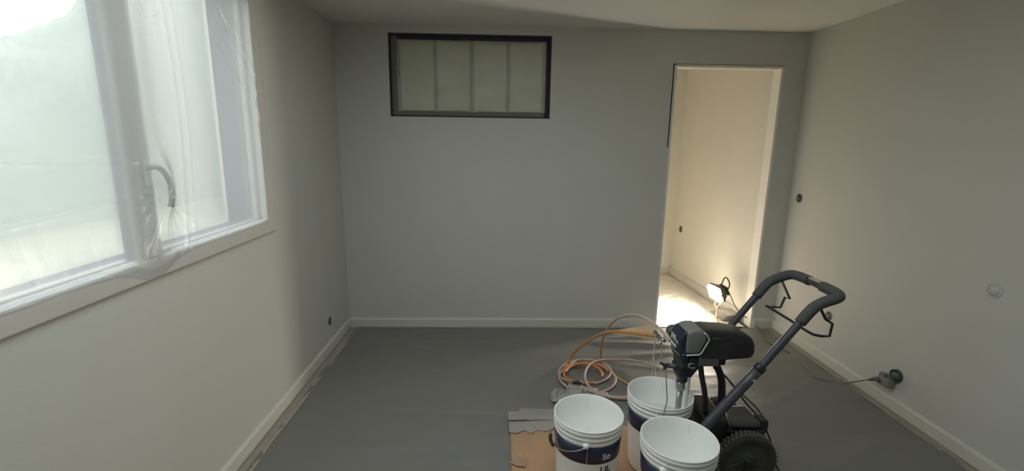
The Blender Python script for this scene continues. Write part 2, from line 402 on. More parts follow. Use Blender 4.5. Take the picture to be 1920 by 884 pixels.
bm = bmesh.new()
for a_, b_, r_ in (((IY0, IZ0 + .010), (MY - .10, IZ0 + .010), .0075), ((MY + .075, IZ0 + .010), (IY1 - .005, IZ0 + .010), .0070)):
    n_ = 30
    tube(bm, [(L + 0.016, a_[0] + (b_[0] - a_[0]) * i / n_, a_[1] + .0025 * noise.noise(Vector((i * .9, a_[0], 1)))) for i in range(n_ + 1)], r_, seg=8)
tube(bm, [(L + .015, IY1 - .006 + .001 * noise.noise(Vector((i, 0, 0))), IZ0 + .01 + i * .05) for i in range(21)], 0.0035, seg=8)
o = obj('rolled_edge', bm, EDGEF, wf); o['label'] = 'bright rolled edge of the film'

# garden seen blurred through the film
gz = 0.0
struct('ground', BX(-30, 14, -16, 26, -0.45, -0.35), GRASS)
def leafy(k):                                       # gaps between the leaves, opening towards the crown
    t = k.node_tree; b = t.nodes['Principled BSDF']; o = t.nodes['Material Output']
    g = t.nodes.new('ShaderNodeTexCoord'); n = t.nodes.new('ShaderNodeTexNoise'); n.inputs['Scale'].default_value = 5.0; n.inputs['Detail'].default_value = 9; n.inputs['Roughness'].default_value = 0.75
    sp_ = t.nodes.new('ShaderNodeSeparateXYZ'); mr = t.nodes.new('ShaderNodeMapRange'); mr.inputs[1].default_value = 0.6; mr.inputs[2].default_value = 7.0; mr.inputs[3].default_value = 0.30; mr.inputs[4].default_value = 0.44
    th = t.nodes.new('ShaderNodeMath'); th.operation = 'LESS_THAN'; tr = t.nodes.new('ShaderNodeBsdfTransparent'); mx = t.nodes.new('ShaderNodeMixShader')
    t.links.new(g.outputs['Object'], n.inputs['Vector']); t.links.new(g.outputs['Object'], sp_.inputs[0]); t.links.new(sp_.outputs['Z'], mr.inputs[0])
    t.links.new(n.outputs['Fac'], th.inputs[0]); t.links.new(mr.outputs[0], th.inputs[1]); t.links.new(th.outputs[0], mx.inputs[0])
    t.links.new(b.outputs[0], mx.inputs[1]); t.links.new(tr.outputs[0], mx.inputs[2]); t.links.new(mx.outputs[0], o.inputs[0])
leafy(LEAF)
bm = bmesh.new(); bmesh.ops.create_grid(bm, x_segments=120, y_segments=24, size=1)
for v in bm.verts:                                   # long clipped hedge with a rounded, leafy outline
    u, a = v.co.x, (v.co.y + 1) / 2 * PI
    y = 9 + 14 * u; top = 3.4 + 5.5 / (1 + math.exp(-(y - 12.6) * 1.1)); n = 0.35 * noise.noise(Vector((y * .8, a * 2, 0))) + 0.12 * noise.noise(Vector((y * 3, a * 6, 2)))
    v.co = Vector((-9.5 + (0.9 + n) * math.cos(a), y, -0.36 + (top + n + .4 * noise.noise(Vector((y * .4, 3, 3)))) * math.sin(a) ** .6))
tag(obj('garden_hedge', bm, LEAF, smooth=True), 'long green hedge across the lawn, blurred behind the window film', 'hedge')
hs = thing('neighbouring_house', 'pale pinkish house wall blurred behind the right-hand sash of the window', 'building', (-5.2, 11.2, -0.35))
obj('wall', BX(-6.2, -4.9, 10.6, 14.5, -0.36, 6.2), HOUSE, hs)
bm = bmesh.new(); 
for x0, x1, zz in ((-6.5, -4.6, 6.2), ): box(bm, x0, x1, 10.3, 14.8, zz, zz + 0.15)
obj('eaves', bm, EXTW, hs)

# ------------------------------------------------------------------ window_2 : filmed-over interior light in the back wall
w2 = thing('window_2', '', 'structure', ((NX0 + NX1) / 2, D, NZ0))
NB = D + ND
obj('back_board', BX(NX0, NX1, NB + 0.012, D + 0.098, NZ0, NZ1), KHAKI, w2)
obj('head_reveal', BX(NX0, NX1, D - 0.001, NB + 0.012, NZ1 - 0.012, NZ1 - 0.001), PURPLE, w2)
obj('side_reveal', BX(NX1 - 0.012, NX1 - .001, D - 0.001, NB + 0.012, NZ0 + .012, NZ1 - 0.012), PURPLE, w2)
obj('side_reveal', BX(NX0 + .001, NX0 + 0.010, D - 0.001, NB + 0.012, NZ0 + .012, NZ1 - 0.012), DARKGAP, w2)
obj('bottom_reveal', BX(NX0 + .001, NX1 - .001, D - 0.001, NB + 0.012, NZ0 + .001, NZ0 + 0.008), DARKGAP, w2)
fx0, fx1, fz0, fz1 = NX0 + 0.010, NX1 - 0.012, NZ0 + 0.008, NZ1 - 0.012
o = obj('frame_stile', BX(fx0, fx0 + 0.048, NB - 0.035, NB + .012, fz0, fz1), KHAKI, w2); bev(o)
o = obj('frame_stile', BX(fx1 - 0.030, fx1, NB - 0.030, NB + .012, fz0, fz1), PURPLE, w2); bev(o)
o = obj('frame_rail', BX(fx0 + 0.048, fx1 - 0.03, NB - 0.035, NB + .012, fz0, fz0 + 0.036), KHAKI, w2); bev(o)
o = obj('frame_rail', BX(fx0 + 0.048, fx1 - 0.03, NB - 0.030, NB + .012, fz1 - 0.030, fz1), PURPLE, w2); bev(o)
px0, px1 = fx0 + 0.048, fx1 - 0.030; pw = (px1 - px0) / 4
for k in range(4):
    o = obj('pane', BX(px0 + k * pw + 0.012, px0 + (k + 1) * pw - 0.012, NB - 0.012, NB + 0.008, fz0 + 0.036, fz1 - 0.030), PANE, w2); bev(o, 0.008, 3)
def f2(a, b):
    x = px0 - .006 + a * (px1 - px0 + .012); z = fz0 + 0.03 + b * (fz1 - fz0 - 0.056)
    return (x, NB - 0.036 + 0.004 * noise.noise(Vector((x * 9, z * 9, 2))) + 0.006 * abs(math.sin((x - px0) / pw * PI)), z)
obj('masking_film', grid(f2, 60, 30), film_mat('niche_film', 0.50, 0.05, 0.45, col=(0.70, 0.69, 0.60), bs=5, bstr=0.2), w2)
def _scr(bm, x, z):
    tube(bm, [(x, NB - .036, z), (x + .004, NB - .038, z - .012), (x + .001, NB - .036, z - .022), (x + .007, NB - .038, z - .04)], 0.0012, seg=5)
bm = bmesh.new(); _scr(bm, px0 + .006, 1.93)
obj('torn_edge', bm, DARKGAP, w2)

# ------------------------------------------------------------------ floor covering
def sheet_h(x, y):
    h = 0.004
    dl = min(x - L, R - x, D - y)
    h += 0.006 * ridge(y - 2.62 - 0.10 * x - 0.03 * math.sin(x * 3), 0.03) * ridge(x + .25, .55)
    h += 0.012 * ridge(y - 2.28 + 0.07 * x, 0.018) * ridge(x + 0.1, .8)
    for (yc, sl, am, wd, xc, xw) in ((2.95, .05, .008, .03, 1.0, .5), (3.12, -.12, .022, .035, 1.0, .35), (3.25, .1, .020, .03, 1.15, .4), (3.02, .25, .010, .03, 1.3, .35), (2.80, -.25, .007, .03, .95, .3), (3.36, .02, .012, .02, .9, .5),
            (2.0, .1, .007, .05, -.4, .5), (1.75, -.06, .006, .04, -.3, .6), (3.2, .0, .006, .03, -.2, .8), (2.45, -.15, .006, .03, -.6, .35), (1.9, .5, .006, .03, 1.7, .4), (2.5, .6, .006, .03, 1.8, .3), (1.5, .4, .007, .03, 1.6, .4)):
        h += am * ridge(y - yc - sl * (x - xc), wd) * ridge(x - xc, xw)
    h += 0.0070 * (noise.noise(Vector((x * 1.4, y * 4.5, 0))) + 0.3 * noise.noise(Vector((x * 4, y * 10, 3)))) + 0.003
    h += 0.004 * max(0, noise.noise(Vector((x * 11, y * 23, 5))))
    return max(0.001, h)
X0, X1, Y0, Y1 = L + 0.055, R - 0.05, YR + 0.02, D - 0.022
def fs(a, b):
    x = X0 + a * (X1 - X0); y = Y0 + (1 - (1 - b) ** 1.35) * (Y1 - Y0)
    return (x, y, sheet_h(x, y))
sh = obj('floor_sheet', grid(fs, 200, 300), SHEET)
tag(sh, 'crinkled dark grey plastic protection film covering the whole room floor', 'plastic sheet')
def fh(a, b):
    x = HX0 + .02 + a * (hx(4.2) - 0.03 - HX0); y = D + 0.0 + b * (HE - D - 0.03)
    x = min(x, hx(y) - 0.025)
    if y < D + 0.1: x = max(x, DL + 0.017) if x < 1.6 else min(x, DR - .017)
    n = 0.012 * abs(noise.noise(Vector((x * 6, y * 9, 7)))) + 0.010 * abs(noise.noise(Vector((x * 14, y * 4, 3))))
    return (x, y, 0.002 + n)
tag(obj('hall_floor_sheet', grid(fh, 110, 100), HSHEET), 'creased film on the hallway floor, coloured pale beige for the glare of the work lamp', 'plastic sheet')
def strip(name, a, b, wd, label):
    a = Vector(a); b = Vector(b); d = (b - a); n = Vector((-d.y, d.x, 0)).normalized()
    ln = d.length
    def f(u, v):
        p = a + d * u + n * (v * (wd * (1 + 0.10 * noise.noise(Vector((u * ln * 4, 1, 2))))))
        return (p.x, p.y, 0.003 + 0.006 * v + 0.0015 * abs(noise.noise(Vector((u * ln * 12, v * 2, 0)))) + (0.004 if v == 0 else 0))
    o = obj(name, grid(f, int(ln * 30), 4), TAPE); solid(o, 0.0012)
    tag(o, label, 'masking strip'); return o
strip('masking_strip', (L + 0.017, D - 0.03, 0), (L + 0.017, YR + .05, 0), 0.062, 'brown masking strip on the floor along the left baseboard')
strip('masking_strip', (R - 0.017, YR + .05, 0), (R - 0.017, D - 0.03, 0), 0.05, 'brown masking strip on the floor along the right baseboard')
strip('masking_strip', (DL - 0.03, D - 0.017, 0), (L + .09, D - 0.017, 0), 0.018, 'narrow brown masking strip along the back baseboard')

# ------------------------------------------------------------------ electrical boxes
def wall_box(name, c, nrm, r, label, dark=BOXD, wires=True):
    o = thing(name, label, 'socket box', c); c = Vector(c); nrm = Vector(nrm).normalized()
    M = Matrix.Translation(c) @ nrm.to_track_quat('Z', 'Y').to_matrix().to_4x4()
    obj('ring', LT([(r * .82, 0.001), (r * .84, 0.004), (r, 0.004), (r * 1.02, 0.0005)], seg=24, mtx=M), mat('box_ring', (0.30, 0.30, 0.27), 0.6) if wires else WALL, o)
    obj('cavity', LT([(0.0001, 0.0012), (r * .82, 0.0012), (r * .82, 0.0024), (0.0001, 0.0024)], seg=24, mtx=M), dark, o)
    if wires:
        bm = bmesh.new()
        for dx, dy in ((-.3, .2), (.2, -.3), (.25, .3)):
            tube(bm, [M @ Vector((dx * r, dy * r, .002)), M @ Vector((dx * r * .4, dy * r * .2, .014)), M @ Vector((dx * r * -.5, dy * r + .004, .010))], 0.0016, seg=6, smooth=3)
        obj('wire_ends', bm, mat('wire_pale', (0.45, 0.44, 0.40), 0.5), o)
    return o
wall_box('wall_box', (R, 3.346, 1.066), (-1, 0, 0), 0.034, 'dark open round electrical box on the right wall beside the doorway')
wall_box('wall_box', (R, 2.874, 0.335), (-1, 0, 0), 0.030, 'small open electrical box low on the right wall behind the cart handle')
wall_box('wall_box', (R, 1.92, 0.827), (-1, 0, 0), 0.034, 'faint painted-over round box lid on the bare right wall', dark=WALL, wires=False)
wall_box('wall_box', (L, 3.05, 0.215), (1, 0, 0), 0.030, 'tiny dark electrical box low on the left wall near the far corner')
y_ = 4.83
wall_box('wall_box', (hx(y_) - .001, y_, 0.55), (-1, -0.07, 0), 0.036, 'small dark switch box on the hallway wall seen through the doorway')

# ------------------------------------------------------------------ work lamp on the hallway floor
LP = Vector((1.825, 3.66, 0.0))
lamp = thing('work_lamp', 'glaring work floodlight on a Y-shaped tube stand on the hallway floor', 'lamp', (LP.x, LP.y, 0.0))
ln_ = Vector((-0.93, -0.10, -0.36)).normalized(); side = ln_.cross(Vector((0, 0, 1))).normalized(); upv = side.cross(ln_).normalized()
HC = Vector((1.838, 3.68, 0.225))
def LM(dep): return Matrix.Translation(HC + ln_ * dep) @ Matrix((( side.x, upv.x, ln_.x, 0), (side.y, upv.y, ln_.y, 0), (side.z, upv.z, ln_.z, 0), (0, 0, 0, 1)))
bm = BX(-0.085, 0.085, -0.065, 0.065, -0.05, 0.0, bev=0.008)
for v in bm.verts:
    if v.co.z < -0.03: v.co.x *= 0.7; v.co.y *= 0.65
bmesh.ops.transform(bm, matrix=LM(0), verts=bm.verts[:]); hse = obj('housing', bm, BLACKP, lamp)
bm = bmesh.new()
for k in range(5): box(bm, -0.05 + k * .022, -0.044 + k * .022, -0.038, 0.038, -0.078, -0.058)
bmesh.ops.transform(bm, matrix=LM(0), verts=bm.verts[:]); obj('cooling_fin', bm, BLACKP, hse)
bm = BX(-0.076, 0.076, -0.058, 0.058, 0.001, 0.038, bev=0.012)
bmesh.ops.transform(bm, matrix=LM(0), verts=bm.verts[:]); obj('glass_face', bm, mat('lamp_face', (1, 1, 1), 0.4, emit=(1.0, 0.86, 0.62), estr=14), lamp)
LST = mat('pinkish_stand', (0.42, 0.33, 0.28), 0.5)
b0 = LP + Vector((0.012, -0.015, 0))
obj('stand', TB([HC + side * -0.08, LP + Vector((-.01, -.01, .14)), b0 + Vector((0, 0, .10)), b0 + Vector((0, -.02, .015)), b0 + Vector((-.02, -.09, .012))], 0.0065, smooth=5), LST, lamp)
obj('stand', TB([HC + side * 0.08, LP + Vector((.035, -.02, .15)), b0 + Vector((0.003, 0, .10)), b0 + Vector((.01, .01, .015)), b0 + Vector((.06, .05, .012))], 0.0065, smooth=5), LST, lamp)
obj('carry_handle', TB([aty(1352, 538, 3.70), aty(1358, 522, 3.70), aty(1364, 523, 3.70), aty(1368, 534, 3.70), aty(1364, 545, 3.70), aty(1358, 556, 3.70)], 0.0055, smooth=4), mat('handle_wire', (0.10, 0.09, 0.08), 0.5), lamp)
al = bpy.data.lights.new('work_lamp_light', 'AREA'); al.shape = 'RECTANGLE'; al.size = 0.07; al.size_y = 0.06; al.color = (1.0, 0.88, 0.745); al.energy = 18.5
alo = bpy.data.objects.new('work_lamp_light', al); C.objects.link(alo)
aim = Vector((-0.94, 0.14, -0.10)).normalized()
alo.matrix_world = Matrix.Translation(HC + ln_ * 0.048) @ aim.to_track_quat('-Z', 'Y').to_matrix().to_4x4()
fl = thing('folded_film_stack', 'flat stack of folded brownish masking film beside the work lamp', 'plastic sheet', (1.95, 3.60, 0.0))
for k in range(5):
    def ff(a, b, k=k): 
        x = 1.86 + 0.012 * k + a * (0.125 - 0.006 * k); y = 3.585 + b * (0.22 - .01 * k)
        return (x, y, 0.012 + 0.010 * k + 0.006 * noise.noise(Vector((x * 30, y * 18, k))))
    o = obj('film_layer', grid(ff, 14, 14), RAG, fl); solid(o, 0.005)

# lamp cord and extension lead along the right wall
def ground_pts(px, z=0.014): return [atz(u, v, z) for u, v in px]
cd = thing('lamp_cord', 'thin dark cord from the work lamp trailing to the doorway threshold', 'cord', (1.9, 3.6, 0))
obj('cable', TB([aty(1356, 550, 3.70), aty(1364, 545, 3.69), aty(1371, 558, 3.66), aty(1378, 574, 3.62), atz(1390, 590, .09), atz(1410, 603, .04)] + ground_pts([(1425, 620), (1440, 642), (1462, 652), (1480, 662)]), 0.004, smooth=5), mat('brown_cord', (0.09, 0.08, 0.065), 0.5), cd)
ex = thing('extension_lead', 'thin grey extension lead with a plug running to the low socket on the right wall', 'cord', (2.1, 2.5, 0))
gp = ground_pts([(1503, 680), (1514, 692), (1528, 708), (1550, 714), (1580, 719)])
obj('cable', TB(gp + [at(1606, 716, 0, 2.14), at(1632, 712, 0, 2.165)], 0.0042, smooth=5), CORD, ex)
obj('plug', TB([at(1628, 713, 0, 2.165), at(1640, 711, 0, 2.165), at(1646, 712, 0, 2.165), at(1652, 716, 0, 2.17)], [0.006, 0.011, 0.015, 0.015], seg=12), mat('plug_dark', (0.10, 0.10, 0.085), 0.5), ex)
ad = thing('plug_adaptor', 'grey-beige plug adaptor hanging from the low socket on the right wall', 'adaptor', at(1664, 714, 0, 2.18))
c_ = at(1664, 714, 0, 2.185)
o = obj('body', BX(c_.x - .022, c_.x + .018, c_.y - .032, c_.y + .028, c_.z - .036, c_.z + .014), mat('adaptor_grey', (0.22, 0.22, 0.18), 0.5), ad); bev(o, 0.008, 3)
o = obj('side_outlet', BX(c_.x - .018, c_.x + .014, c_.y + .012, c_.y + .046, c_.z - .006, c_.z + .032), mat('adaptor_grey', (0.22, 0.22, 0.18), 0.5), ad); bev(o, 0.006, 3)
sc = thing('wall_socket', 'dark round low socket on the right wall holding the adaptor', 'socket', (R, 2.302, 0.203))
Ms = Matrix.Translation((R, 2.302, 0.207)) @ Vector((-1, 0, 0)).to_track_quat('Z', 'Y').to_matrix().to_4x4()
obj('cup', LT([(0.0001, 0.004), (0.026, 0.004), (0.031, 0.018), (0.035, 0.018), (0.036, 0.0)], seg=24, mtx=Ms), mat('socket_dark', (0.055, 0.065, 0.058), 0.5), sc)
obj('cover', LT([(0.0001, 0.020), (0.021, 0.020), (0.022, 0.004)], seg=24, mtx=Ms), mat('socket_grey', (0.11, 0.125, 0.115), 0.5), sc)

# ------------------------------------------------------------------ cardboard and film scraps on the floor
cbx = thing('cardboard_sheet', 'flattened brown cardboard lying under the white buckets with a grey-dusted top edge', 'cardboard', (0.35, 1.75, 0))
def cardfn(x0, x1, y0, y1, z, am=0.003, rag=0.006):
    def f(a, b):
        x = x0 + a * (x1 - x0); y = y0 + b * (y1 - y0)
        if a in (0, 1): x += rag * noise.noise(Vector((y * 23, a, 1)))
        if b in (0, 1): y += rag * noise.noise(Vector((x * 23, b, 4)))
        return (x, y, z + am * noise.noise(Vector((x * 5, y * 5, z * 50))))
    return f
o = obj('panel', grid(cardfn(0.068, 0.845, 1.20, 2.13, 0.019), 40, 40), CARD, cbx); solid(o, 0.004)
def dusted(a, b):
    x = 0.062 + a * 0.30; y = 2.065 + 0.035 * a + b * (0.10 - .02 * a)
    if b == 0: y += 0.022 * noise.noise(Vector((x * 26, 1, 9)))
    return (x, y, 0.0255 + .002 * noise.noise(Vector((x * 9, y * 9, 1))))
o = obj('paper_strip', grid(dusted, 40, 8), CARDG, cbx); solid(o, 0.0015); o['label'] = 'grey paint-dusted paper strip'
def flap(a, b):
    x = 0.060 + a * 0.29; y = 2.170 + b * (0.115 + (0.02 if 0.22 < a else 0)) + 0.004 * noise.noise(Vector((x * 30, b, 5)))
    return (x, y, 0.030 - 0.018 * b + .003 * noise.noise(Vector((x * 12, y * 6, 1))))
o = obj('flap', grid(flap, 40, 10), CARDG, cbx); solid(o, 0.003); o['label'] = 'grey paint-dusted flap'
# torn corner curl
pts = [atz(957, 868, .028), atz(964, 852, .050), atz(974, 847, .060), atz(984, 862, .045), atz(985, 876, .03), atz(968, 874, .028)]
bm = bmesh.new(); c0 = bm.verts.new(sum(pts, Vector()) / 6 + Vector((0, 0, .02))); vs = [bm.verts.new(p) for p in pts]
for i in range(6): bm.faces.new((c0, vs[i], vs[(i + 1) % 6]))
o = obj('torn_corner', bm, mat('torn_card', (0.42, 0.29, 0.19), 0.85, var=.1), cbx); solid(o, 0.003)

def crumple(cx, cy, rx_, ry_, h, seed, n=34):
    """a creased piece of film: irregular outline, sharp folds"""
    def f(a, b):
        th = b * 2 * PI; rr = a * (1 + .35 * noise.noise(Vector((math.cos(th) * 1.2, math.sin(th) * 1.2, seed))))
        x, y = cx + rx_ * rr * math.cos(th), cy + ry_ * rr * math.sin(th)
        q = Vector((x * 15, y * 22, seed))
        z = 0.014 + h * (1 - a ** 2) * .35 + h * 1.5 * abs(noise.noise(q)) * (1 - .5 * a) + .9 * h * abs(noise.noise(q * 2.1))
        return (x, y, z)
    return grid(f, n // 2, n * 2)
rg = thing('crumpled_film', 'crumpled greyish film scrap on the floor between the hose coil and front bucket', 'plastic sheet', (0.41, 2.42, 0))
for args in ((0.355, 2.385, 0.055, 0.050, 0.055, 3), (0.445, 2.44, 0.055, 0.055, 0.055, 9), (0.56, 2.40, 0.09, 0.05, 0.025, 14)):
    o = obj('film_lump', crumple(*args), RAG, rg); solid(o, .002)
obj('tube_end', TB([(0.445, 2.49, 0.062), (0.475, 2.485, 0.068), (0.495, 2.50, .06)], 0.010, seg=12), mat('black_hose_end', (0.03, .03, .03), .5), rg)

# ------------------------------------------------------------------ hoses
hz = thing('spray_hose', 'coiled airless spray hose, orange showing between pinkish paint-dusted turns', 'hose', (0.6, 2.7, 0))
def loop(cu, cv, ru, rv, a0, a1, z0, z1, n=22, wob=0.0, sd=0):
    out = []
    for i in range(n + 1):
        a = a0 + (a1 - a0) * i / n
        k = 1 + wob * noise.noise(Vector((math.cos(a) * 1.3, math.sin(a) * 1.3, sd)))
        out.append(atz(cu + ru * k * math.cos(a), cv - rv * k * math.sin(a), z0 + (z1 - z0) * i / n))
    return out
T = 2 * PI
# pinkish dusted hose: two turns of the coil, then off to the bucket on the right
p1 = loop(1097, 698, 49, 23, 1.9, 1.9 + T, 0.022, 0.026, wob=.05, sd=1) + loop(1101, 707, 52, 27, 1.95 + .15, 1.95 + T * .5, 0.032, 0.030, n=10, sd=2)[1:] \
     + [atz(1064, 722, .036), atz(1100, 731, .04), atz(1128, 741, .035), atz(1150, 745, .025), atz(1172, 745, .022), atz(1195, 742, .022)]
obj('hose_turn', TB(p1, 0.0078, seg=8, smooth=3), PINK, hz)
# crossing loop that lifts to the sprayer
p2 = [atz(1192, 746, .022), atz(1170, 748, .022), atz(1140, 744, .035), atz(1110, 731, .048), atz(1098, 715, .05), atz(1097, 700, .055), atz(1104, 686, .055), atz(1120, 677, .05), atz(1145, 675, .03), atz(1175, 675, .03), atz(1205, 680, .04), atz(1232, 690, .08)]
obj('hose_turn', TB(p2, 0.0072, seg=8, smooth=5), PINK, hz)
p3 = loop(1107, 712, 46, 28, -2.4, 1.3, 0.018, 0.024, n=16, wob=.06, sd=4)
obj('hose_turn', TB(p3, 0.0078, seg=8, smooth=3), PINK, hz)
o1 = loop(1098, 700, 42, 19, 0.2, T * 1.0 - 1.2, 0.040, 0.034, n=18, wob=.05, sd=5)
o = obj('hose_turn', TB(o1, 0.0075, seg=8, smooth=3), ORANGE, hz); o['label'] = 'orange turn of the hose'
o2 = loop(1094, 703, 36, 20, 2.9, -0.2, 0.052, 0.036, n=14, wob=.08, sd=6)
o = obj('hose_turn', TB(o2, 0.0075, seg=8, smooth=3), ORANGE, hz); o['label'] = 'orange turn of the hose'
# orange run up to the film-wrapped gun end near the sprayer
r1 = [atz(1058, 701, .03), atz(1062, 684, .04), aty(1074, 664, 2.75), aty(1092, 648, 2.64), aty(1112, 634, 2.54), aty(1135, 624, 2.44), aty(1160, 622, 2.34), aty(1195, 626, 2.22), aty(1228, 630, 2.12)]
o = obj('hose_run', TB(r1, 0.0075, seg=8, smooth=5), ORANGE, hz); o['label'] = 'orange hose rising to the sprayer'
# tall arching run
r2 = [atz(1129, 672, .03), aty(1128, 650, 2.72), aty(1133, 628, 2.58), aty(1146, 607, 2.45), aty(1164, 595, 2.33), aty(1188, 591, 2.22), aty(1210, 597, 2.12), aty(1232, 612, 2.04), aty(1247, 628, 1.97), aty(1256, 640, 1.93)]
obj('hose_run', TB(r2[1:], 0.0072, seg=8, smooth=5), PINK, hz)
o = obj('hose_run', TB([atz(1128, 674, .03), aty(1127, 665, 2.8), aty(1128, 650, 2.72), aty(1131, 634, 2.62)], 0.0078, seg=8, smooth=5), ORANGE, hz)
o = obj('hose_run', TB([atz(1143, 690, .03), atz(1150, 702, .025), atz(1163, 712, .022), atz(1180, 722, .02), atz(1196, 735, .02)], 0.006, seg=8, smooth=5), mat('amber_hose', (0.55, 0.34, 0.14), 0.45), hz)
# plastic sleeve wrapped round the gun end
def slv(a, b):
    k = a; c = aty(1140 + 92 * a, 622.5 + 1.0 * a, 2.42 - 0.31 * a)
    r = 0.008 + 0.026 * math.sin(min(1, a * 1.12) * PI * .5) ** 2 * (1 if a < .88 else max(0.3, 1 - (a - .88) * 6))
    th = b * T
    r *= 1 + 0.28 * noise.noise(Vector((math.cos(th) * 2, math.sin(th) * 2, a * 3)))
    return c + Vector((0.15, math.cos(th), 0)) * r * .8 + Vector((0, 0, math.sin(th) * r))
o = obj('plastic_sleeve', grid(slv, 40, 28), SLEEVE, hz); o['label'] = 'beige film sleeve tied round the hose end'
bm = bmesh.new()
tube(bm, [aty(1228, 622, 2.10), aty(1238, 632, 2.05), aty(1246, 640, 1.99)], 0.0085, seg=10); tube(bm, [aty(1231, 628, 2.09), aty(1240, 645, 2.0)], 0.006, seg=8)
o = obj('hose_fitting', bm, CHROME, hz)
st = thing('clear_tubes', 'two thin pale tubes hanging from the film-wrapped hose end behind the rear bucket', 'tube', (0.8, 2.1, 0.3))
obj('tube', TB([aty(1229, 628, 2.08), aty(1228, 645, 2.08), aty(1226, 668, 2.08), aty(1228, 690, 2.08), aty(1230, 705, 2.07), aty(1227, 722, 2.05), aty(1226, 745, 2.04)], 0.0034, seg=6, smooth=4), STRING, st)
obj('tube', TB([aty(1240, 640, 2.05), aty(1241, 655, 2.05), aty(1240, 674, 2.05)], 0.003, seg=6, smooth=4), STRING, st)
obj('tube', TB([aty(1225, 668, 2.1), aty(1224, 690, 2.1), aty(1223, 700, 2.1), aty(1219, 708, 2.1)], 0.0026, seg=6, smooth=4), STRING, st)

# ------------------------------------------------------------------ buckets
BH = 0.350
def bend(bm, r_of_z, a0, zc, out=0.0008, slope=0.0):
    for v in bm.verts:
        x, z, dpt = v.co.x, v.co.y, v.co.z
        zz = zc + z + slope * x
        r = r_of_z(zz) + out + dpt
        a = a0 + x / r_of_z(zc)
        v.co = Vector((r * math.cos(a), r * math.sin(a), zz))
def rbody(z): return 0.1185 + (0.1345 - 0.1185) * min(1, z / 0.29)
def swoosh(pts, wd):
    bm = bmesh.new(); P = smooth_path([Vector((x, y, 0)) for x, y in pts], 5); n = len(P)
    pr = None
    for i, p in enumerate(P):
        tg = (P[min(i + 1, n - 1)] - P[max(i - 1, 0)]).normalized(); nn = Vector((-tg.y, tg.x, 0)); k = wd * (0.35 + 0.65 * math.sin(PI * i / (n - 1)))
        a, b = bm.verts.new(p + nn * k + Vector((0, 0, .0004))), bm.verts.new(p - nn * k + Vector((0, 0, .0004)))
        if pr: bm.faces.new((pr[0], a, b, pr[1]))
        pr = (a, b)
    return bm
